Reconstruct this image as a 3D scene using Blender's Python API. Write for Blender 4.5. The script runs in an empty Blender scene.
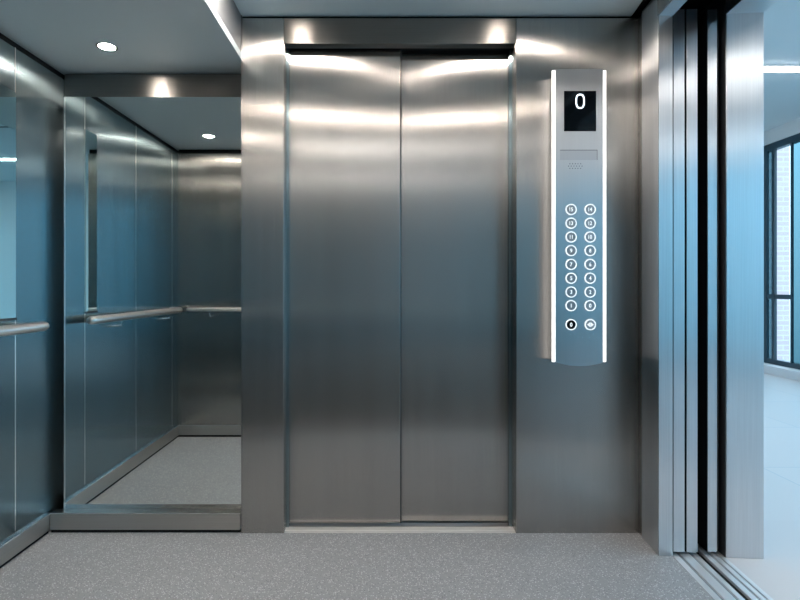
import bpy, bmesh, math, random
from mathutils import Vector
random.seed(4)
C = bpy.context.scene.collection
F = 541.0; EYE = 1.065
def P(px, py, d): return Vector(((px-382)*d/F, d, EYE-(py-286)*d/F))
def X(px, d): return (px-382)*d/F
def Z(py, d): return EYE-(py-286)*d/F

# ---------------------------------------------------------------- materials
def newmat(name):
    m = bpy.data.materials.new(name); m.use_nodes = True
    nt = m.node_tree; b = nt.nodes['Principled BSDF']
    return m, nt, b
def flat(name, col, rough=0.5, metal=0.0, spec=0.5):
    m, nt, b = newmat(name)
    b.inputs['Base Color'].default_value = (*col, 1); b.inputs['Roughness'].default_value = rough
    b.inputs['Metallic'].default_value = metal; b.inputs['Specular IOR Level'].default_value = spec
    # faint unevenness of the surface
    n = nt.nodes.new('ShaderNodeTexNoise'); n.inputs['Scale'].default_value = 40
    mr = nt.nodes.new('ShaderNodeMapRange'); mr.inputs['To Min'].default_value = rough*0.94; mr.inputs['To Max'].default_value = min(1, rough*1.06)
    nt.links.new(n.outputs['Fac'], mr.inputs['Value']); nt.links.new(mr.outputs['Result'], b.inputs['Roughness'])
    return m
def emit(name, col, s):
    m, nt, b = newmat(name)
    b.inputs['Base Color'].default_value = (.8, .8, .8, 1)
    b.inputs['Emission Color'].default_value = (*col, 1); b.inputs['Emission Strength'].default_value = s
    return m
def brushed(name, col, rough=0.26, aniso=1.0, streak=1.0, across=False):
    """steel brushed top to bottom: highlights spread sideways"""
    m, nt, b = newmat(name)
    N, L = nt.nodes, nt.links
    tc = N.new('ShaderNodeTexCoord')
    mp = N.new('ShaderNodeMapping'); mp.inputs['Scale'].default_value = (1, 1, 0.012); mp.inputs['Location'].default_value = (3.371, 1.713, .457)
    L.new(tc.outputs['Object'], mp.inputs['Vector'])
    fine = N.new('ShaderNodeTexNoise'); fine.inputs['Scale'].default_value = 260; fine.inputs['Detail'].default_value = 3
    wide = N.new('ShaderNodeTexNoise'); wide.inputs['Scale'].default_value = 14; wide.inputs['Detail'].default_value = 4
    L.new(mp.outputs['Vector'], fine.inputs['Vector']); L.new(mp.outputs['Vector'], wide.inputs['Vector'])
    add = N.new('ShaderNodeMath'); add.operation = 'ADD'
    L.new(fine.outputs['Fac'], add.inputs[0]); L.new(wide.outputs['Fac'], add.inputs[1])
    mr = N.new('ShaderNodeMapRange'); mr.inputs['From Min'].default_value = .7; mr.inputs['From Max'].default_value = 1.3
    mr.inputs['To Min'].default_value = 1-.07*streak; mr.inputs['To Max'].default_value = 1+.05*streak
    L.new(add.outputs[0], mr.inputs['Value'])
    mul = N.new('ShaderNodeVectorMath'); mul.operation = 'SCALE'; mul.inputs[0].default_value = col
    L.new(mr.outputs['Result'], mul.inputs['Scale']); L.new(mul.outputs['Vector'], b.inputs['Base Color'])
    mr2 = N.new('ShaderNodeMapRange'); mr2.inputs['To Min'].default_value = rough*.88; mr2.inputs['To Max'].default_value = rough*1.12
    L.new(wide.outputs['Fac'], mr2.inputs['Value']); L.new(mr2.outputs['Result'], b.inputs['Roughness'])
    b.inputs['Metallic'].default_value = 1; b.inputs['Anisotropic'].default_value = aniso
    t = N.new('ShaderNodeTangent'); t.direction_type = 'RADIAL'; t.axis = 'Z'
    L.new(t.outputs['Tangent'], b.inputs['Tangent'])
    if across:
        b.inputs['Anisotropic Rotation'].default_value = .25; mp.inputs['Scale'].default_value = (.012, .012, 1)
    return m
STEEL = brushed('brushed_steel', (.42, .405, .385))
STEEL_H = brushed('cross_brushed_steel', (.30, .29, .275), .42, 1.0, 1.0, True)
STEEL_P = brushed('brushed_steel_plinth', (.50, .49, .47), .30, .9, 1.0, True)
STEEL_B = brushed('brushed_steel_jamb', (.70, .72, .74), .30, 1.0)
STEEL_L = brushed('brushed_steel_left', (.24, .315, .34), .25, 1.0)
PLATE = brushed('faceplate_steel', (.55, .56, .57), .30, .9, .4)
POLISH = flat('polished_steel', (.88, .86, .84), .24, 1)
RAIL = flat('satin_rail_steel', (.90, .88, .87), .30, 1)
MIRROR = flat('mirror_glass', (.80, .83, .81), .012, 1)
ALU = flat('sill_aluminium', (.80, .82, .84), .4, .6)
ALU_LT = flat('sill_aluminium_light', (.80, .78, .76), .5, .55)
BLACK = flat('black_gap', (.004, .005, .006), .6, 0, .2)
DARK = flat('dark_rubber', (.02, .022, .025), .5)
GLASSBLK = flat('display_glass', (.003, .005, .007), .08)
CEIL_L = flat('ceiling_paint_grey', (.58, .68, .72), .45, .15)
CEIL_R = flat('ceiling_paint_blue_grey', (.72, .87, .93), .45, .15)
LOB_W = flat('lobby_wall_paint', (.78, .78, .78), .6)
LOB_C = flat('lobby_ceiling_paint', (.66, .71, .73), .7)
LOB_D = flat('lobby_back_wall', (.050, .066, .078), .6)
FRAME = flat('window_frame_paint', (.02, .055, .08), .4)
WARM = (1.0, .88, .78)
SPOT = emit('downlight_lamp', WARM, 310)
LED = emit('led_strip_lamp', (1, .97, .95), 1.0)
GLYPH = emit('lit_legend', (.86, .94, 1), .42)
DIGIT = emit('display_digit', (.72, .88, 1), 1.2)
TUBE = emit('lobby_tube', (1, .97, .94), 14)

def floor_mat(name, base, speck_l, speck_d):
    m, nt, b = newmat(name); N, L = nt.nodes, nt.links
    tc = N.new('ShaderNodeTexCoord')
    v = N.new('ShaderNodeTexVoronoi'); v.inputs['Scale'].default_value = 175
    L.new(tc.outputs['Object'], v.inputs['Vector'])
    wn = N.new('ShaderNodeSeparateColor'); L.new(v.outputs['Color'], wn.inputs['Color'])
    def mask(chan, thr, dist):
        a = N.new('ShaderNodeMath'); a.operation = 'GREATER_THAN'; a.inputs[1].default_value = thr; L.new(wn.outputs[chan], a.inputs[0])
        d = N.new('ShaderNodeMath'); d.operation = 'LESS_THAN'; d.inputs[1].default_value = dist; L.new(v.outputs['Distance'], d.inputs[0])
        k = N.new('ShaderNodeMath'); k.operation = 'MULTIPLY'; L.new(a.outputs[0], k.inputs[0]); L.new(d.outputs[0], k.inputs[1]); return k
    n = N.new('ShaderNodeTexNoise'); n.inputs['Scale'].default_value = 2.5; n.inputs['Detail'].default_value = 6
    L.new(tc.outputs['Object'], n.inputs['Vector'])
    n2 = N.new('ShaderNodeTexNoise'); n2.inputs['Scale'].default_value = 220; L.new(tc.outputs['Object'], n2.inputs['Vector'])
    c0 = N.new('ShaderNodeMix'); c0.data_type = 'RGBA'
    c0.inputs['A'].default_value = (*[x*.84 for x in base], 1); c0.inputs['B'].default_value = (*[x*1.16 for x in base], 1)
    av = N.new('ShaderNodeMath'); av.operation = 'ADD'; L.new(n.outputs['Fac'], av.inputs[0]); L.new(n2.outputs['Fac'], av.inputs[1])
    hv = N.new('ShaderNodeMath'); hv.operation = 'MULTIPLY'; hv.inputs[1].default_value = .5; L.new(av.outputs[0], hv.inputs[0])
    L.new(hv.outputs[0], c0.inputs['Factor'])
    c1 = N.new('ShaderNodeMix'); c1.data_type = 'RGBA'; c1.inputs['B'].default_value = (*speck_l, 1)
    L.new(mask('Red', .64, .38).outputs[0], c1.inputs['Factor']); L.new(c0.outputs['Result'], c1.inputs['A'])
    c2 = N.new('ShaderNodeMix'); c2.data_type = 'RGBA'; c2.inputs['B'].default_value = (*speck_d, 1)
    L.new(mask('Green', .80, .36).outputs[0], c2.inputs['Factor']); L.new(c1.outputs['Result'], c2.inputs['A'])
    L.new(c2.outputs['Result'], b.inputs['Base Color']); b.inputs['Roughness'].default_value = .42
    return m
VINYL = floor_mat('speckled_vinyl', (.32, .335, .35), (.66, .68, .70), (.17, .175, .185))
def tile_mat():
    m, nt, b = newmat('lobby_tile'); N, L = nt.nodes, nt.links
    tc = N.new('ShaderNodeTexCoord'); br = N.new('ShaderNodeTexBrick'); br.offset = 0
    br.inputs['Scale'].default_value = 1; br.inputs['Brick Width'].default_value = .9; br.inputs['Row Height'].default_value = .9
    br.inputs['Mortar Size'].default_value = .003
    br.inputs['Color1'].default_value = (.68, .66, .665, 1); br.inputs['Color2'].default_value = (.71, .69, .695, 1); br.inputs['Mortar'].default_value = (.5, .55, .6, 1)
    L.new(tc.outputs['Object'], br.inputs['Vector']); L.new(br.outputs['Color'], b.inputs['Base Color'])
    b.inputs['Roughness'].default_value = .5
    return m
TILE = tile_mat()
def brick_mat():
    m, nt, b = newmat('pale_brick'); N, L = nt.nodes, nt.links
    tc = N.new('ShaderNodeTexCoord'); mp = N.new('ShaderNodeMapping'); mp.inputs['Rotation'].default_value = (math.pi/2, 0, 0)
    br = N.new('ShaderNodeTexBrick'); br.inputs['Scale'].default_value = 1
    br.inputs['Brick Width'].default_value = .3; br.inputs['Row Height'].default_value = .11; br.inputs['Mortar Size'].default_value = .012
    br.inputs['Color1'].default_value = (.50, .38, .385, 1); br.inputs['Color2'].default_value = (.54, .43, .435, 1); br.inputs['Mortar'].default_value = (.58, .54, .57, 1)
    L.new(tc.outputs['Object'], mp.inputs['Vector']); L.new(mp.outputs['Vector'], br.inputs['Vector']); L.new(br.outputs['Color'], b.inputs['Base Color'])
    b.inputs['Roughness'].default_value = .9
    return m
BRICK = brick_mat()
def thin_glass(name, tint):
    m = bpy.data.materials.new(name); m.use_nodes = True; nt = m.node_tree; nt.nodes.clear()
    o = nt.nodes.new('ShaderNodeOutputMaterial'); mx = nt.nodes.new('ShaderNodeMixShader')
    tr = nt.nodes.new('ShaderNodeBsdfTransparent'); tr.inputs['Color'].default_value = (*tint, 1)
    gl = nt.nodes.new('ShaderNodeBsdfGlossy'); gl.inputs['Roughness'].default_value = .02
    lw = nt.nodes.new('ShaderNodeLayerWeight'); lw.inputs['Blend'].default_value = .5
    pw = nt.nodes.new('ShaderNodeMath'); pw.operation = 'POWER'; pw.inputs[1].default_value = 5
    fr = nt.nodes.new('ShaderNodeMath'); fr.operation = 'MULTIPLY_ADD'; fr.inputs[1].default_value = .9; fr.inputs[2].default_value = .04
    nt.links.new(lw.outputs['Facing'], pw.inputs[0]); nt.links.new(pw.outputs[0], fr.inputs[0])
    nt.links.new(fr.outputs[0], mx.inputs['Fac']); nt.links.new(tr.outputs[0], mx.inputs[1]); nt.links.new(gl.outputs[0], mx.inputs[2])
    nt.links.new(mx.outputs[0], o.inputs['Surface'])
    return m
GLASS = thin_glass('window_glass', (.88, .95, .97))
TINT = thin_glass('tinted_window_glass', (.50, .74, .82))

# ---------------------------------------------------------------- helpers
def box(bm, x0, x1, y0, y1, z0, z1):
    v = [bm.verts.new((x, y, z)) for z in (z0, z1) for y in (y0, y1) for x in (x0, x1)]
    for f in ((0,2,3,1), (4,5,7,6), (0,1,5,4), (2,6,7,3), (0,4,6,2), (1,3,7,5)):
        bm.faces.new([v[i] for i in f])
def prism(bm, pts, z0, z1):
    """vertical prism over a plan outline"""
    a = [bm.verts.new((x, y, z0)) for x, y in pts]; b = [bm.verts.new((x, y, z1)) for x, y in pts]
    n = len(pts); bm.faces.new(a[::-1]); bm.faces.new(b)
    for i in range(n): bm.faces.new((a[i], a[(i+1) % n], b[(i+1) % n], b[i]))
def slab(bm, pts, y0, y1):
    """prism over a front outline (x, z), from depth y0 to y1"""
    a = [bm.verts.new((x, y0, z)) for x, z in pts]; b = [bm.verts.new((x, y1, z)) for x, z in pts]
    n = len(pts); bm.faces.new(a); bm.faces.new(b[::-1])
    for i in range(n): bm.faces.new((a[i], b[i], b[(i+1) % n], a[(i+1) % n]))
def disc(bm, c, r, h, axis='z', n=40, r0=0.0):
    """disc or ring of height h, growing towards +axis"""
    def pt(rr, t, k):
        u, w = rr*math.cos(t), rr*math.sin(t)
        return Vector(c) + (Vector((u, w, k)) if axis == 'z' else Vector((u, -k, w)) if axis == 'y' else Vector((k, u, w)))
    T = [2*math.pi*i/n for i in range(n)]
    rings = [[bm.verts.new(pt(rr, t, k)) for t in T] for rr, k in ((r, 0), (r, h))]
    if r0:
        rings += [[bm.verts.new(pt(r0, t, k)) for t in T] for k in (h, 0)]
        for q in range(4):
            A, B = rings[q], rings[(q+1) % 4]
            for i in range(n): bm.faces.new((A[i], A[(i+1) % n], B[(i+1) % n], B[i]))
    else:
        A, B = rings
        for i in range(n): bm.faces.new((A[i], A[(i+1) % n], B[(i+1) % n], B[i]))
        bm.faces.new(A[::-1]); bm.faces.new(B)
def tube(bm, pts, r, n=20, flat_=1.0):
    """round (or flattened) bar through pts with rounded ends; flat_ scales its height"""
    pts = [Vector(p) for p in pts]; rings = []
    for i, p in enumerate(pts):
        d = (pts[min(i+1, len(pts)-1)]-pts[max(i-1, 0)]).normalized()
        up = Vector((0, 0, 1)) if abs(d.z) < .9 else Vector((1, 0, 0))
        s = d.cross(up).normalized(); u = s.cross(d).normalized()
        ends = []
        if i == 0: ends = [(-r*math.cos(a), math.sin(a)) for a in (.15, .6, 1.1)]
        elif i == len(pts)-1: ends = [(r*math.cos(a), math.sin(a)) for a in (1.1, .6, .15)]
        seq = ends+[(0, 1)] if i == 0 else [(0, 1)]+ends if i == len(pts)-1 else [(0, 1)]
        for off, k in seq:
            rings.append([bm.verts.new(p+d*off+s*r*k*math.cos(t)+u*r*k*flat_*math.sin(t)) for t in [2*math.pi*j/n for j in range(n)]])
    for A, B in zip(rings, rings[1:]):
        for j in range(n): bm.faces.new((A[j], A[(j+1) % n], B[(j+1) % n], B[j]))
    bm.faces.new(rings[0][::-1]); bm.faces.new(rings[-1])
def obj(name, bm, mat, parent=None, bevel=0.0, smooth=False):
    bmesh.ops.recalc_face_normals(bm, faces=bm.faces)
    me = bpy.data.meshes.new(name); bm.to_mesh(me); bm.free()
    # put the origin at the middle of the base
    o = bpy.data.objects.new(name, me); C.objects.link(o); me.materials.append(mat)
    xs = [v.co for v in me.vertices]
    c = Vector(((min(v.x for v in xs)+max(v.x for v in xs))/2, (min(v.y for v in xs)+max(v.y for v in xs))/2, min(v.z for v in xs)))
    for v in me.vertices: v.co -= c
    o.location = c
    if parent: o.parent = parent; o.location = c-world(parent)
    if smooth:
        for p in me.polygons: p.use_smooth = True
    if bevel:
        md = o.modifiers.new('bevel', 'BEVEL'); md.width = bevel; md.segments = 2; md.limit_method = 'ANGLE'
    return o
def world(o):
    v = o.location.copy()
    while o.parent: o = o.parent; v += o.location
    return v
def B(name, dims, mat, parent=None, bevel=0.0):
    bm = bmesh.new(); box(bm, *dims); return obj(name, bm, mat, parent, bevel)
def tag(o, label=None, cat=None, group=None, kind=None):
    if label: o['label'] = label
    if cat: o['category'] = cat
    if group: o['group'] = group
    if kind: o['kind'] = kind
    return o
def empty(name, loc, label=None, cat=None, group=None, kind=None):
    o = bpy.data.objects.new(name, None); C.objects.link(o); o.location = loc; o.empty_display_size = .1
    return tag(o, label, cat, group, kind)
def text(name, s, size, loc, mat, parent, cat_=None, xs=1.0, depth=.0008, bold=0.0):
    cu = bpy.data.curves.new(name, 'FONT'); cu.body = s; cu.size = size; cu.align_x = 'CENTER'; cu.align_y = 'CENTER'
    cu.extrude = depth; cu.offset = bold
    t = bpy.data.objects.new(name, cu); C.objects.link(t)
    dg = bpy.context.evaluated_depsgraph_get(); dg.update()
    me = bpy.data.meshes.new_from_object(t.evaluated_get(dg)); bpy.data.objects.remove(t)
    for v in me.vertices: v.co = Vector((v.co.x*xs, -v.co.z, v.co.y))
    xs_ = [v.co for v in me.vertices]
    cx = (min(v.x for v in xs_)+max(v.x for v in xs_))/2; cz = (min(v.z for v in xs_)+max(v.z for v in xs_))/2
    for v in me.vertices: v.co.x -= cx; v.co.z -= cz
    me.materials.clear(); me.materials.append(mat)
    o = bpy.data.objects.new(name, me); C.objects.link(o); o.parent = parent; o.location = Vector(loc)-world(parent)
    return o

# ---------------------------------------------------------------- key planes
D = 2.33                     # front plane of the back wall
DR = 2.458                   # recessed plane above the mirror
DM = 2.378                   # mirror glass
XL = -1.444                  # left wall
XS = X(241, D)               # ceiling step / edge of mirror bay
HL = Z(61, D)                # low ceiling
HR = Z(15, D)                # high ceiling
YR = 0.93                   # rear wall face
XR0 = X(639, D)              # right wall at the back
yj = 2.135                   # plane of the open door's jamb
XR1 = X(658.5, yj)
OPL, OPR = -.80, .86         # opening the photographer stands in
ang = math.radians(3.6)

# ---------------------------------------------------------------- floor
prismpts = [(XL-.05, .80), (1.02, .80), (XR1+.0, 1.0), (1.155, yj-.002), (XR0+.05, yj+.01), (XR0+.05, DR+.05), (XL-.05, DR+.05)]
bm = bmesh.new(); prism(bm, [(XL-.06, .80), (X(673, yj)-.085, .80), (X(673, yj), yj), (XR0+.04, yj+.002), (XR0+.04, D+.002), (XS, D+.002), (XS, DR+.06), (XL-.06, DR+.06)], -.06, 0)
fl = obj('floor', bm, VINYL); tag(fl, 'grey speckled vinyl floor of the elevator car', 'floor', kind='structure')

# ---------------------------------------------------------------- ceilings
cl = empty('ceiling', (0, 1.6, HR), 'painted car ceiling, low grey panel at left and higher panel at right', 'ceiling', kind='structure')
B('ceiling_panel', (XL-.06, XS, .80, DR+.06, HL, HL+.04), CEIL_L, cl, .001)
B('step_panel', (XS-.004, XS, .80, D-.001, HL+.04, HR+.01), brushed('step_steel', (.30, .32, .34), .5, .4), cl)
bm = bmesh.new(); prism(bm, [(XS, .80), (1.02, .80), (XR1-.035, yj), (XR0-.028, D-.0), (XR0-.028, D+.10), (XS, D+.10)], HR, HR+.03); obj('ceiling_panel', bm, CEIL_R, cl, .001)
B('ceiling_void', (XS, XR1+.2, .80, D+.16, HR+.031, HR+.05), BLACK, cl)
B('edge_strip', (XS, XS+.006, .80, D-.001, HL-.001, HL+.006), CEIL_L, cl)

# ---------------------------------------------------------------- left wall
wl = empty('wall_left', (XL, 1.7, 0), 'left side wall of tall brushed steel panels beside the mirror', 'wall', kind='structure')
js = [.80, 1.035, 1.582, 2.129, DR+.05]
gap = .0022
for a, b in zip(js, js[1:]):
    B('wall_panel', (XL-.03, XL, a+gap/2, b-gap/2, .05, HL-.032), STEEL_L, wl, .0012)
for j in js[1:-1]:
    B('joint_strip', (XL-.02, XL+.0012, j-.0028, j+.0028, .1, HL-.03), POLISH, wl)
B('backing_board', (XL-.06, XL-.03, .80, DR+.05, 0, HL), DARK, wl)
B('shadow_gap', (XL-.03, XL-.016, .80, DR+.05, HL-.032, HL), BLACK, wl)

# ---------------------------------------------------------------- rear wall (seen in the mirror)
wr = empty('wall_rear', (-1.1, YR, 0), 'steel wall seen in the big mirror, with rail and plinth', 'wall', kind='structure')
B('wall_panel', (XL, OPL, YR-.03, YR, .05, HL-.032), STEEL, wr, .0012)
B('backing_board', (XL, OPL, .80, YR-.03, 0, HL), DARK, wr)
B('shadow_gap', (XL, OPL, YR-.03, YR-.016, HL-.032, HL), BLACK, wr)
B('wall_panel', (OPR, X(673, yj)-.09, YR-.03, YR, 0, HR-.02), STEEL, wr)
B('backing_board', (OPR, X(673, yj)-.09, .80, YR-.03, 0, HR), DARK, wr)

# ---------------------------------------------------------------- back wall
wb = empty('wall_back', (0, D, 0), 'back wall of brushed steel panels around the closed doors', 'wall', kind='structure')
hd = Z(43.5, D); hdt = Z(18, D)
XA, XB = X(284, D), X(516, D)
B('wall_panel', (XS+.004, XA-.001, D, D+.10, 0, Z(18, D)), STEEL, wb, .002)
B('wall_panel', (XB+.001, XR0, D, D+.10, 0, Z(18, D)), STEEL, wb, .002)
B('header_panel', (XA, XB, D+.001, D+.05, hd, hdt), STEEL_H, wb, .002)
B('head_track', (XA-.02, XB+.02, D+.05, D+.16, Z(49.5, D+.08), HR), BLACK, wb)
B('shadow_gap', (XS+.004, XR0, D+.014, D+.06, hdt, HR), BLACK, wb)
B('side_panel', (XS+.0, XS+.003, D+.002, DR+.05, 0, HR), STEEL, wb)
B('side_panel', (XA-.012, XA, D+.012, D+.10, 0, hd), STEEL, wb)
B('side_panel', (XB, XB+.012, D+.012, D+.10, 0, hd), STEEL, wb)
# mirror bay
zt = Z(97, DR)
B('bay_header', (XL+.001, XS-.001, DR, DR+.04, zt-.05, Z(74, DR)), STEEL_H, wb, .0012)
B('shadow_gap', (XL, XS-.001, DR+.014, DR+.05, Z(74.5, DR), HL), BLACK, wb)
B('bay_panel', (XL, XS-.001, DR, DR+.05, 0, zt-.052), STEEL, wb)

# baseboards (brushed plinths)
def plinth(name, dims, foot, label):
    p = empty(name, ((dims[0]+dims[1])/2, (dims[2]+dims[3])/2, 0), label, 'baseboard', kind='structure')
    B('plinth_board', dims, STEEL_P, p, .0018); B('foot_gap', foot, BLACK, p)
    B('top_edge', (*dims[:4], dims[5]+.0002, dims[5]+.0035), POLISH, p)
    return p
bh = Z(514, D); bl = Z(530, D)
XP = XL+.013
plinth('baseboard_back', (XP+.001, XS-.004, D, DM-.002, bl, bh), (XP+.001, XS-.004, D+.008, DM-.002, 0, bl), 'brushed steel plinth under the large mirror')
plinth('baseboard_left', (XL, XP, YR+.014, D+.004, bl, bh), (XL, XP-.008, YR+.014, D+.004, 0, bl), 'brushed steel plinth along the left wall')
plinth('baseboard_rear', (XL, OPL, YR, YR+.013, bl, bh), (XL, OPL, YR, YR+.006, 0, bl), 'steel plinth of the rear wall seen in the mirror')

# ---------------------------------------------------------------- big mirror
mt = Z(97, DM); x64 = X(64, DM)
mi = empty('wall_mirror', ((x64+XS)/2, DM, bh), 'large full-height wall mirror standing on the steel plinth', 'mirror')
B('mirror_glass', (x64+.004, XS-.006, DM, DM+.006, bh-.03, mt), MIRROR, mi)
B('backing', (x64+.006, XS-.006, DM+.006, DR-.0005, bh-.03, mt-.004), DARK, mi)
for a in ((x64, x64+.004), (XS-.006, XS-.0015)):
    B('edge_trim', (*a, DM-.002, DR-.0005, bh-.03, mt), POLISH, mi)

# slim mirror on the left wall
ym0, ym1 = 2.025, 2.1265
MIRROR2 = flat('tinted_mirror_glass', (.50, .68, .70), .015, 1)
sm = empty('wall_mirror', (XL, 2.0, Z(318, 2.129)), 'narrow mirror pane on the left wall above the handrail, cut by the photo edge', 'mirror')
B('mirror_glass', (XL+.001, XL+.005, ym0, ym1, Z(317.5, 2.129), Z(92.5, 2.129)), MIRROR2, sm)
B('bottom_trim', (XL+.001, XL+.009, ym0, ym1, Z(320, 2.129), Z(317.6, 2.129)), DARK, sm)

# ---------------------------------------------------------------- handrails
def handrail(pts, label, brackets, toward, thick=.022):
    t = empty('handrail', Vector(pts[0])-Vector((0, 0, .1)), label, 'handrail', 'steel handrails')
    bm = bmesh.new(); tube(bm, pts, thick, 24, .9); obj('rail', bm, RAIL, t, smooth=True)
    for b in brackets:
        bm = bmesh.new(); b = Vector(b); w = b+Vector(toward)
        tube(bm, [b+Vector((0, 0, -.012)), b+Vector((0, 0, -.045)), w+Vector((0, 0, -.05))], .006, 12)
        obj('bracket', bm, POLISH, t, smooth=True)
    return t
xr, zr = -1.375, EYE-.163
handrail([(xr-.062, 1.065, zr), (xr-.02, 1.068, zr), (xr, 1.085, zr), (xr, 1.3, zr), (xr, 2.14, zr), (xr, 2.195, zr)], 'polished steel handrail on the left wall, under the narrow mirror', [(xr, 1.25, zr), (xr, 1.9, zr)], (XL-xr, 0, 0))
handrail([(-1.345, YR+.062, zr), (-1.31, YR+.062, zr), (-1.0, YR+.062, zr), (-.845, YR+.062, zr)], 'polished steel handrail on the rear wall, visible only in the large mirror', [(-1.20, YR+.062, zr), (-.93, YR+.062, zr)], (0, -.062, 0), .0155)

# ---------------------------------------------------------------- downlights
def downlight(x, y, z, label):
    t = empty('downlight', (x, y, z), label, 'ceiling light', 'recessed downlights')
    bm = bmesh.new(); disc(bm, (x, y, z-.004), .040, .004, 'z', 48, .031); obj('trim_ring', bm, POLISH, t)
    bm = bmesh.new(); disc(bm, (x, y, z-.003), .031, .003, 'z', 48); obj('lamp', bm, SPOT, t)
downlight(X(107, 2.184), 2.184, HL, 'round downlight in the low grey ceiling, nearest the big mirror')
downlight(-1.118, 1.265, HL, 'round downlight in the low grey ceiling, seen in the mirror above the rear wall')
downlight(-.389, 2.03, HR, 'round downlight in the high ceiling above the left end of the door header')
downlight(.554, 2.03, HR, 'round downlight in the high ceiling above the right end of the door header')
downlight(-.389, 1.10, HR, 'round downlight in the high ceiling towards the entrance, left one')
downlight(.554, 1.10, HR, 'round downlight in the high ceiling towards the entrance, right one')

# ---------------------------------------------------------------- closed doors
door = empty('door_1', (X(400, D), D+.06, 0), 'closed pair of brushed steel elevator doors in the back wall', 'elevator door', kind='structure')
y1, y2 = D+.067, D+.088
xm = X(400.6, y1)
B('door_panel', (XA-.005, xm-.001, y1, y1+.018, Z(522.8, y1), Z(44, y1)), STEEL, door, .0025)['label'] = 'left door leaf, slightly in front'
B('door_panel', (xm-.03, XB+.01, y2, y2+.03, Z(521.5, y2), Z(48, y2)), STEEL, door, .0025)['label'] = 'right door leaf'
B('seal_shade_strip', (xm-.001, xm+.0035, y1+.004, y2, Z(521.5, y2), Z(50, y1)), DARK, door)
B('jamb_seal', (XB-.014, XB, y1, y2-.001, 0, Z(50, y1)), STEEL_L, door)
B('jamb_seal', (XA, XA+.012, y1-.012, y1-.001, 0, Z(50, y1)), STEEL_L, door)
s = empty('door_sill', (X(400, D), D+.04, 0), 'pale metal threshold strip below the closed doors', 'threshold')
B('sill_plate', (XA, XB, D+.003, D+.062, -.03, .0015), ALU_LT, s)
B('sill_rail', (XA, XB, D+.095, D+.13, -.03, .0015), ALU_LT, s)
B('groove_floor', (XA, XB, D+.062, D+.095, -.03, -.012), BLACK, s)
B('sill_ridge', (XA, XB, D+.012, D+.016, .0015, .0032), ALU_LT, s)
B('sill_ridge', (XA, XB, D+.034, D+.038, .0015, .0032), ALU_LT, s)

# ---------------------------------------------------------------- right wall return
w2 = empty('wall_right', (XR0, 2.25, 0), 'short brushed steel return wall at right of the button panel', 'wall', kind='structure')
bm = bmesh.new(); prism(bm, [(XR0, D), (XR1, yj), (XR1+.03, yj), (XR0+.04, D)], 0, Z(18, D)); obj('wall_panel', bm, STEEL, w2, .001)
bm = bmesh.new(); prism(bm, [(XR0+.015, D+.01), (XR1+.013, yj), (XR1+.03, yj), (XR0+.04, D+.01)], Z(18, D), HR+.03); obj('shadow_gap', bm, BLACK, w2)

# everything of the open doorway lies in a frame turned by ang about the near edge of the return
piv = Vector((XR1, yj, 0))
ca, sa = math.cos(ang), math.sin(ang)
def R(u, v): return (piv.x+u*ca+v*sa, piv.y-u*sa+v*ca)       # u outwards, v away from the camera
def U(px):
    # u of the point of the jamb plane seen in column px
    k = (px-382)/F
    return (piv.x-k*piv.y)/(-k*sa-ca)
def rb(name, u0, u1, v0, v1, z0, z1, mat, parent=None, bevel=0.0):
    bm = bmesh.new(); prism(bm, [R(u0, v0), R(u1, v0), R(u1, v1), R(u0, v1)], z0, z1); return obj(name, bm, mat, parent, bevel)
ZT = Z(16, yj)
LO = -1.12                                                  # near end of the opening (v)
jm = empty('trim_1', (*R(.02, 0), 0), 'brushed steel jamb of the car doorway, next to the return wall', 'door jamb', kind='structure')
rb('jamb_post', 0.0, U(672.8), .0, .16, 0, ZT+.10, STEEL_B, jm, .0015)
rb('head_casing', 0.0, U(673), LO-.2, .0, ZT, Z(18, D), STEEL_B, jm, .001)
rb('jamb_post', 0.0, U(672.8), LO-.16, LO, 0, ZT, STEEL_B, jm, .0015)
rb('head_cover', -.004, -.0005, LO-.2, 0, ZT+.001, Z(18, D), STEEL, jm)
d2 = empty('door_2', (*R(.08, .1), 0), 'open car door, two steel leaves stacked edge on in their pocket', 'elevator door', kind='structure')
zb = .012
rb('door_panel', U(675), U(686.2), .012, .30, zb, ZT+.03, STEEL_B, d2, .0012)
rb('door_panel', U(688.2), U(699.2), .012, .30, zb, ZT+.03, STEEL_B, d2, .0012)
d3 = empty('door_3', (*R(.22, .1), 0), 'open landing door leaf seen edge on beyond the black gap', 'elevator door', kind='structure')
rb('door_panel', U(710.5), U(720), .02, .30, zb, ZT+.03, STEEL_B, d3, .0012)
rb('seal_shade_strip', U(721.5), U(723), .03, .28, zb, ZT+.03, DARK, d3)
rb('seal_shade_strip', U(710.5)-.003, U(710.5)-.0004, .021, .30, zb, ZT+.03, BLACK, d3)  # black strip added on the leaf side, shade of the wide gap
rb('seal_shade_strip', U(675)-.0035, U(675)-.0004, .013, .30, zb, ZT+.03, BLACK, d2)  # added black strip, stands for the shade between jamb and leaf
rb('seal_shade_strip', U(688.2)-.003, U(688.2)-.0004, .013, .30, zb, ZT+.03, BLACK, d2)  # same between the two leaves: gap shade as a black strip
pk = empty('trim_2', (*R(.16, .3), 0), 'black door pocket and head track of the open doorway', 'door pocket', kind='structure')
rb('pocket_back', U(673)-.0, U(726), .32, .34, -.05, HR, BLACK, pk)
rb('pocket_shade', U(673)+.0005, U(673)+.002, .05, .32, 0, ZT+.1, BLACK, pk)  # black sheet added on the post side, shade of the pocket
rb('pocket_shade', U(726.3)-.003, U(726.3)-.0004, .004, .32, 0, ZT+.1, DARK, pk)  # dark sheet added to shade the side of the landing post
rb('head_track', U(673)+.001, U(726)-.001, LO-.2, .32, ZT+.10, ZT+.30, BLACK, pk)
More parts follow.
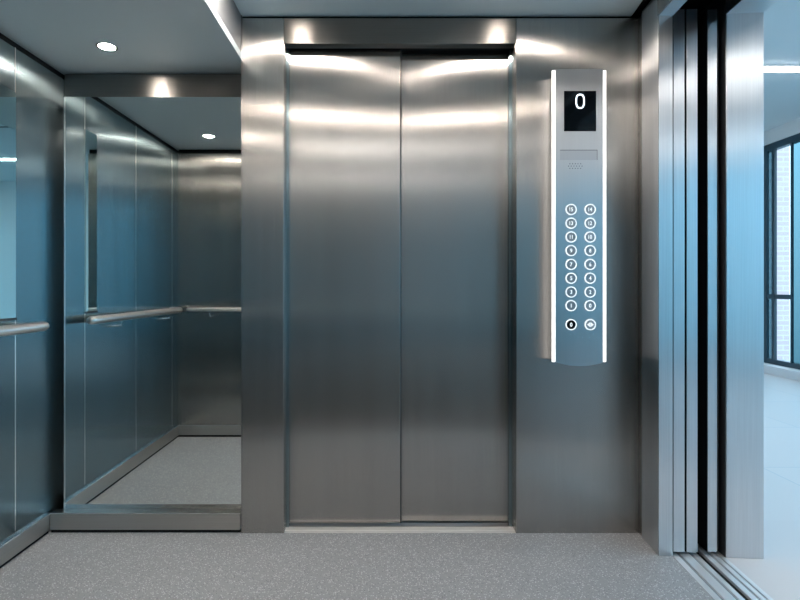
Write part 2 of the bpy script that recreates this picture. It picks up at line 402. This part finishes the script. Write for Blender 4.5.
for z, r in ((Z(535, yj), .0045), (Z(541.5, yj), .0065)):
    x, y = R(U(702.3), .10)
    bm = bmesh.new(); disc(bm, (x, y, z), r, .004, 'y', 16); obj('guide_screw', bm, POLISH, pk)
rb('guide_block', U(700.5), U(705.5), .104, .12, .0, .14, BLACK, pk)
j3 = empty('trim_3', (*R(.3, 0), 0), 'wide pale steel jamb of the landing side, beside the lobby', 'door jamb', kind='structure')
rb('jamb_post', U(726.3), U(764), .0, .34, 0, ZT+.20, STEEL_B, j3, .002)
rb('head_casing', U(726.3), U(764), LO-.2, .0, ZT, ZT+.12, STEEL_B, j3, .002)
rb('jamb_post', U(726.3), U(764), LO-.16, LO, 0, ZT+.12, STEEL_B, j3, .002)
# sills
def sill(name, u0, u1, grooves, label, mat, v1=.31):
    t = empty(name, (*R((u0+u1)/2, -.5), 0), label, 'threshold')
    edges = [u0]+[e for g in grooves for e in g]+[u1]
    for i in range(0, len(edges), 2):
        rb('sill_rail', edges[i], edges[i+1], LO-.0, v1, -.05, .001, mat, t, .0012)
    for g in grooves: rb('groove_floor', g[0], g[1], LO, v1, -.05, -.006, DARKSILL, t)
DARKSILL = flat('sill_groove', (.34, .38, .42), .5, .3)
u673 = U(673); u700 = U(700.5); u707 = U(706.5); u726 = U(726)
sill('door_sill', u673+.001, u700, [(U(679.5), U(682.5)), (U(692.5), U(695.5))], 'grooved aluminium sill of the car doorway, at the edge of the vinyl floor', ALU)
sill('door_sill', u707, u726, [(U(712.5), U(715.0)), (U(719.5), U(721.5))], 'grooved aluminium sill of the landing doorway, next to the white lobby floor', ALU)
rb('trim_4', u700+.001, u707-.001, LO-.3, .31, -.12, -.010, BLACK).__setitem__('kind', 'structure')
tag(bpy.data.objects['trim_4'], 'dark gap between the car sill and the landing sill', 'gap')

# ---------------------------------------------------------------- control panel
yf = 2.272
cp = empty('control_panel', (X(579, yf), D, Z(366, yf)), 'tall steel button panel with lit edges and floor display, right of the doors', 'control panel')
def zz(py): return Z(py, yf)
def xx(px): return X(px, yf)
bot = [(xx(553.5+ (607-553.5)*i/24), zz(361.5+4.6*(1-((i-12)/12)**2))) for i in range(25)]
inner = [p for p in bot if xx(555.6) <= p[0] <= xx(603)]
inner = [(xx(555.6), zz(362.5))]+inner+[(xx(603), zz(362.5))]
bm = bmesh.new(); slab(bm, inner+[(xx(603), zz(69)), (xx(555.6), zz(69))], yf, yf+.014)
obj('faceplate', bm, PLATE, cp, .001)
bm = bmesh.new(); box(bm, xx(557), xx(601.5), yf+.014, D-.0005, zz(361), zz(71)); obj('back_box', bm, STEEL_P, cp)
for a, b in ((552.2, 555.3), (603.3, 606.3)):
    bm = bmesh.new(); box(bm, xx(a), xx(b), yf+.001, yf+.0065, zz(362.0), zz(70.2)); obj('light_strip', bm, LED, cp, .0005)
ds = B('display_screen', (xx(564), xx(596), yf-.0012, yf+.002, zz(131.3), zz(91)), GLASSBLK, cp)
# the digit 0: slender rounded ring
def ringshape(bm, cx, cz, rx, rz, w, y, h=.001, n=48, e=2.6):
    def se(t, a, b):
        c_, s_ = math.cos(t), math.sin(t)
        return (cx+a*abs(c_)**(2/e)*(1 if c_ >= 0 else -1), cz+b*abs(s_)**(2/e)*(1 if s_ >= 0 else -1))
    T = [2*math.pi*i/n for i in range(n)]
    R_ = []
    for a, b, yy in ((rx, rz, y), (rx, rz, y-h), (rx-w, rz-w, y-h), (rx-w, rz-w, y)):
        R_.append([bm.verts.new((p[0], yy, p[1])) for p in (se(t, a, b) for t in T)])
    for q in range(4):
        for i in range(n): bm.faces.new((R_[q][i], R_[q][(i+1) % n], R_[(q+1) % 4][(i+1) % n], R_[(q+1) % 4][i]))
bm = bmesh.new(); ringshape(bm, xx(580), zz(101.4), 4.6*yf/F, 7.4*yf/F, 1.35*yf/F, yf-.0012); obj('floor_digit', bm, DIGIT, ds)
cs = B('card_reader', (xx(560), xx(597), yf-.0006, yf+.002, zz(160), zz(150.2)), brushed('reader_steel', (.47, .48, .50), .34, .9, .4), cp, .0003)
bm = bmesh.new(); box(bm, xx(560), xx(597.3), yf-.0009, yf+.001, zz(150.4), zz(149.9)); box(bm, xx(596.9), xx(597.3), yf-.0009, yf+.001, zz(160), zz(150.2)); obj('reader_edge', bm, DARK, cs)
bm = bmesh.new()
for r, (n, off) in enumerate(((5, .5), (6, 0), (5, .5))):
    for i in range(n): disc(bm, (xx(568.5+(i+off)*2.7), yf, zz(163.8+r*2.3)), .0022, .0007, 'y', 10)
obj('speaker_grille', bm, flat('grille_hole', (.10, .12, .14), .5), cp)
rows = [209.5, 223.2, 237, 250.6, 264.4, 278.2, 292, 305.6]
L_ = ['15', '13', '11', '9', '7', '5', '3', '1']; R_n = ['14', '12', '10', '8', '6', '4', '2', '0']
BTN = flat('button_cap', (.42, .43, .44), .35, 1)
def button(px, py, s, cap=BTN):
    c = (xx(px), yf, zz(py)); r = 5.6*yf/F
    bm = bmesh.new(); disc(bm, c, r*.93, .0022, 'y', 32); b = obj('button', bm, cap, cp)
    bm = bmesh.new(); disc(bm, c, r, .0030, 'y', 40, r*.80); obj('lit_ring', bm, GLYPH, b)
    if s: text('numeral', s, .0225, (c[0], yf-.0028, c[2]), GLYPH, b, xs=.82 if len(s) > 1 else .9, bold=.0004)
    return b, c
for i, py in enumerate(rows):
    button(571, py, L_[i]); button(590, py, R_n[i])
button(571, 324.6, '0', GLASSBLK)[0]['label'] = 'black round button for floor 0'
b, c = button(590.2, 324.6, None); b['label'] = 'door-open button with two white triangles'
bm = bmesh.new(); w = .0135; h = .0100
for sgn in (-1, 1):
    pts = [(c[0]+sgn*.0010, c[2]+h), (c[0]+sgn*.0010, c[2]-h), (c[0]+sgn*w, c[2])]
    slab(bm, pts if sgn < 0 else pts[::-1], yf-.0036, yf-.0022)
obj('open_symbol', bm, GLYPH, b)
MARK = flat('marking_paint', (.6, .7, .75), .5)
for px, py in ((570.5, 334.4), (575, 334.4), (578, 337.4), (582.5, 337.4), (589.4, 337.4), (593.5, 335), (593.6, 333.6)):
    bm = bmesh.new(); disc(bm, (xx(px), yf, zz(py)), .0016, .0006, 'y', 8); obj('engraved_mark', bm, MARK, cp)

# ---------------------------------------------------------------- lobby
LX0, LX1, LY0, LY1, LH = -2.6, 4.8, -5.2, 7.5, 3.0
u764 = U(764)
lf = empty('floor', (3, 1, 0), 'pale polished tile floor of the lobby outside the open doors', 'floor', kind='structure')
bm = bmesh.new(); a = R(u726+.001, LO-.3); b_ = R(u726+.001, .34); cc = R(u764, .34)
prism(bm, [(a[0]-.0, .80), b_, (LX1, b_[1]), (LX1, .80)], -.06, 0); obj('floor_slab', bm, TILE, lf)
bm = bmesh.new(); prism(bm, [(cc[0]-.05, b_[1]), (cc[0]-.05, LY1), (LX1, LY1), (LX1, b_[1])], -.06, 0); obj('floor_slab', bm, TILE, lf)
bm = bmesh.new(); prism(bm, [(1.25, LY0), (LX1, LY0), (LX1, .80), (1.25, .80)], -.06, 0); obj('floor_slab', bm, TILE, lf)
bm = bmesh.new(); prism(bm, [(LX0, LY0), (1.25, LY0), (1.25, .80), (LX0, .80)], -.06, 0); obj('floor_slab', bm, floor_mat('landing_carpet', (.065, .06, .052), (.1, .1, .1), (.03, .03, .03)), lf)
lc = B('ceiling', (1.25, LX1, LY0, LY1, LH, LH+.1), LOB_C); l2 = B('ceiling', (LX0, 1.25, LY0, .8, LH, LH+.1), LOB_D); tag(l2, 'dark ceiling of the rear landing', 'ceiling', kind='structure'); tag(lc, 'pale blue white ceiling of the lobby', 'ceiling', kind='structure')
B('wall_lobby_north', (LX0, LX1, LY1, LY1+.1, 0, LH), LOB_W)
ws = empty('wall_lobby_south', (0, LY0, 0), kind='structure')
B('upper_wall', (LX0, 1.25, LY0-.1, LY0, .66, LH), flat('landing_upper_tone', (.30, .285, .265), .6), ws)  # pale above and dark below, toned only for the reflections in the doors
B('lower_wall', (LX0, 1.25, LY0-.1, LY0, 0, .66), flat('landing_lower_tone', (.03, .045, .055), .6), ws)
B('reflect_bar', (LX0, 1.25, LY0, LY0+.03, .54, .66), flat('reflect_bar_tone', (.75, .66, .56), .5), ws)  # added unseen bar, stands in for the handrail band reflected in the doors
B('wall_lobby_southeast', (1.25, LX1, LY0-.1, LY0, 0, LH), LOB_W)
tag(bpy.data.objects['wall_lobby_southeast'], 'white wall at the near end of the lobby', 'wall', kind='structure')
B('wall_lobby_west', (LX0-.1, LX0, LY0, .8, 0, LH), LOB_D)
sh = empty('wall_shaft', (0, .7, 0), 'outer shaft wall of the elevator', 'wall', kind='structure')
B('wall_panel', (LX0, OPL, .70, .795, 0, LH), LOB_D, sh)
B('wall_panel', (OPR, R(u764, 0)[0]-.06, .70, .795, 0, LH), LOB_D, sh)
B('wall_panel', (OPL, OPR, .70, .795, HR+.02, LH), LOB_D, sh)
bm = bmesh.new(); prism(bm, [R(u764-.06, .35), R(u764-.002, .35), (R(u764, .35)[0], LY1), (R(u764, .35)[0]-.06, LY1)], 0, LH); obj('wall_panel', bm, LOB_W, sh)
bm = bmesh.new(); prism(bm, [R(u764-.06, LO-.3), R(u764-.002, LO-.3), R(u764-.002, .35), R(u764-.06, .35)], ZT+.2, LH); obj('wall_panel', bm, LOB_W, sh)
for n, l in (('wall_lobby_north', 'white end wall of the lobby'), ('wall_lobby_south', 'unseen landing wall behind the photographer, toned for the door reflections'), ('wall_lobby_west', 'grey side wall of the landing')):
    tag(bpy.data.objects[n], l, 'wall', kind='structure')
B('shaft_light_block', (XL-.2, XR0+.5, DR+.12, DR+.16, -.1, LH), BLACK, sh)  # unseen black sheets added to stop sky light leaking through the joints
B('shaft_light_block', (XL-.2, XL-.16, .8, DR+.12, -.1, LH), BLACK, sh)
B('shaft_light_block', (XL-.2, XR0+.2, .8, DR+.12, HR+.14, HR+.18), BLACK, sh)
B('shaft_light_block', (XL-.2, XR0+.3, .8, DR+.12, -.14, -.10), BLACK, sh)
# ceiling tubes
def tubelight(x0, x1, y, w, label):
    t = empty('strip_light', ((x0+x1)/2, y, LH), label, 'ceiling light', 'linear lights of the lobby ceiling')
    B('housing', (x0, x1, y-w/2-.01, y+w/2+.01, LH-.012, LH+.003), POLISH, t); B('diffuser', (x0+.01, x1-.01, y-w/2, y+w/2, LH-.02, LH-.012), TUBE, t)
yst = F*(LH-EYE)/(286-67.6)
tubelight(1.7, 4.7, yst, .09, 'white linear ceiling light of the lobby, seen through the open doorway')
tubelight(1.9, 4.6, 2.04, .09, 'white linear ceiling light of the lobby, before the open doorway')
tubelight(1.9, 4.6, -.71, .09, 'white linear ceiling light of the lobby, mirrored in the wide jamb')
tubelight(2.4, 4.6, -3.46, .09, 'white linear ceiling light at the near end of the lobby')
for y, l in ((-2.7, 'linear light over the rear landing, nearer the car'), (-4.85, 'linear light over the rear landing, farther from the car')):
    tubelight(-1.8, 1.1, y, .13, l)
# window wall
wz0, wz1 = .10, 2.83
B('wall_lobby_east', (LX1, LX1+.2, LY0, LY1, wz1, LH), LOB_W); tag(bpy.data.objects['wall_lobby_east'], 'white band above the lobby windows', 'wall', kind='structure')
B('trim_5', (LX1-.12, LX1+.2, LY0, LY1, 0, wz0), flat('sill_white', (.8, .83, .86), .5)); tag(bpy.data.objects['trim_5'], 'low white ledge below the lobby windows', 'ledge', kind='structure')
wn = empty('window_1', (LX1, 3, wz0), 'tall dark framed windows of the lobby, brickwork outside', 'window', kind='structure')
B('window_frame', (LX1+.02, LX1+.10, LY0, LY1, wz0, wz0+.06), FRAME, wn)['label'] = 'bottom rail'
B('window_frame', (LX1+.02, LX1+.10, LY0, LY1, wz1-.08, wz1), FRAME, wn)['label'] = 'top rail'
def yat(px): return F*LX1/(px-382)
posts = [(6.655, .05), (6.366, .016), (LY1-.1, .06), (yat(766)+.03, .05)]+[(y, .06) for y in (5.2, 4.0, 2.8, 1.6, .4, -.8, -2.0, -3.2, -4.4)]
for y, w in posts: B('mullion', (LX1+.01, LX1+.04, y-w/2, y+w/2, wz0+.06, wz1-.08), FRAME, wn)
B('transom', (LX1+.012, LX1+.038, yat(790), yat(766), Z(299, 6.55), Z(294.5, 6.55)), FRAME, wn)
DTINT = thin_glass('dark_blue_window_glass', (.30, .44, .48))
for a, b, g, l in ((LY0, 5.17, TINT, 'pale tinted pane'), (5.23, 6.358, DTINT, 'dark blue tinted pane'), (6.374, 6.63, GLASS, 'clear pane'), (6.68, LY1, DTINT, 'dark blue tinted pane')):
    B('pane', (LX1+.024, LX1+.028, a, b, wz0+.06, wz1-.08), g, wn)['label'] = l
# brick building outside
bx0, bx1 = 12.0*(777-382)/F, 12.0*(789.5-382)/F
bb = empty('brick_pillar', ((bx0+bx1)/2, 12.1, 0), 'pale pink brick pillar outside, seen through the clear lobby window pane', 'pillar')
B('brick_shaft', (bx0, bx1, 12, 12.3, -3, 5.0), BRICK, bb, .004)
B('capstone', (bx0-.04, bx1+.04, 11.96, 12.34, 5.0, 5.1), LOB_W, bb, .004)

# ---------------------------------------------------------------- world, camera
w = bpy.data.worlds.new('World'); bpy.context.scene.world = w; w.use_nodes = True
bg = w.node_tree.nodes['Background']
tc = w.node_tree.nodes.new('ShaderNodeTexCoord'); sp = w.node_tree.nodes.new('ShaderNodeSeparateXYZ')
rp = w.node_tree.nodes.new('ShaderNodeValToRGB')
rp.color_ramp.elements[0].position = .40; rp.color_ramp.elements[0].color = (.10, .19, .24, 1)
rp.color_ramp.elements[1].position = .62; rp.color_ramp.elements[1].color = (.66, .83, 1, 1)
mr = w.node_tree.nodes.new('ShaderNodeMapRange'); mr.inputs['From Min'].default_value = -1
w.node_tree.links.new(tc.outputs['Generated'], sp.inputs[0]); w.node_tree.links.new(sp.outputs['Z'], mr.inputs['Value'])
w.node_tree.links.new(mr.outputs['Result'], rp.inputs[0]); w.node_tree.links.new(rp.outputs['Color'], bg.inputs['Color'])
bg.inputs['Strength'].default_value = 2.8
cam = bpy.data.cameras.new('camera'); co = bpy.data.objects.new('camera', cam); C.objects.link(co)
co.location = (0, 0, EYE); co.rotation_euler = (math.pi/2, 0, 0)
cam.sensor_width = 36; cam.lens = F*36/800; cam.shift_x = 18/800; cam.shift_y = -14/800; cam.clip_start = .02
bpy.context.scene.camera = co
vs = bpy.context.scene.view_settings
vs.view_transform = 'Standard'; vs.look = 'None'; vs.gamma = 1; vs.exposure = 0.82; vs.use_curve_mapping = False
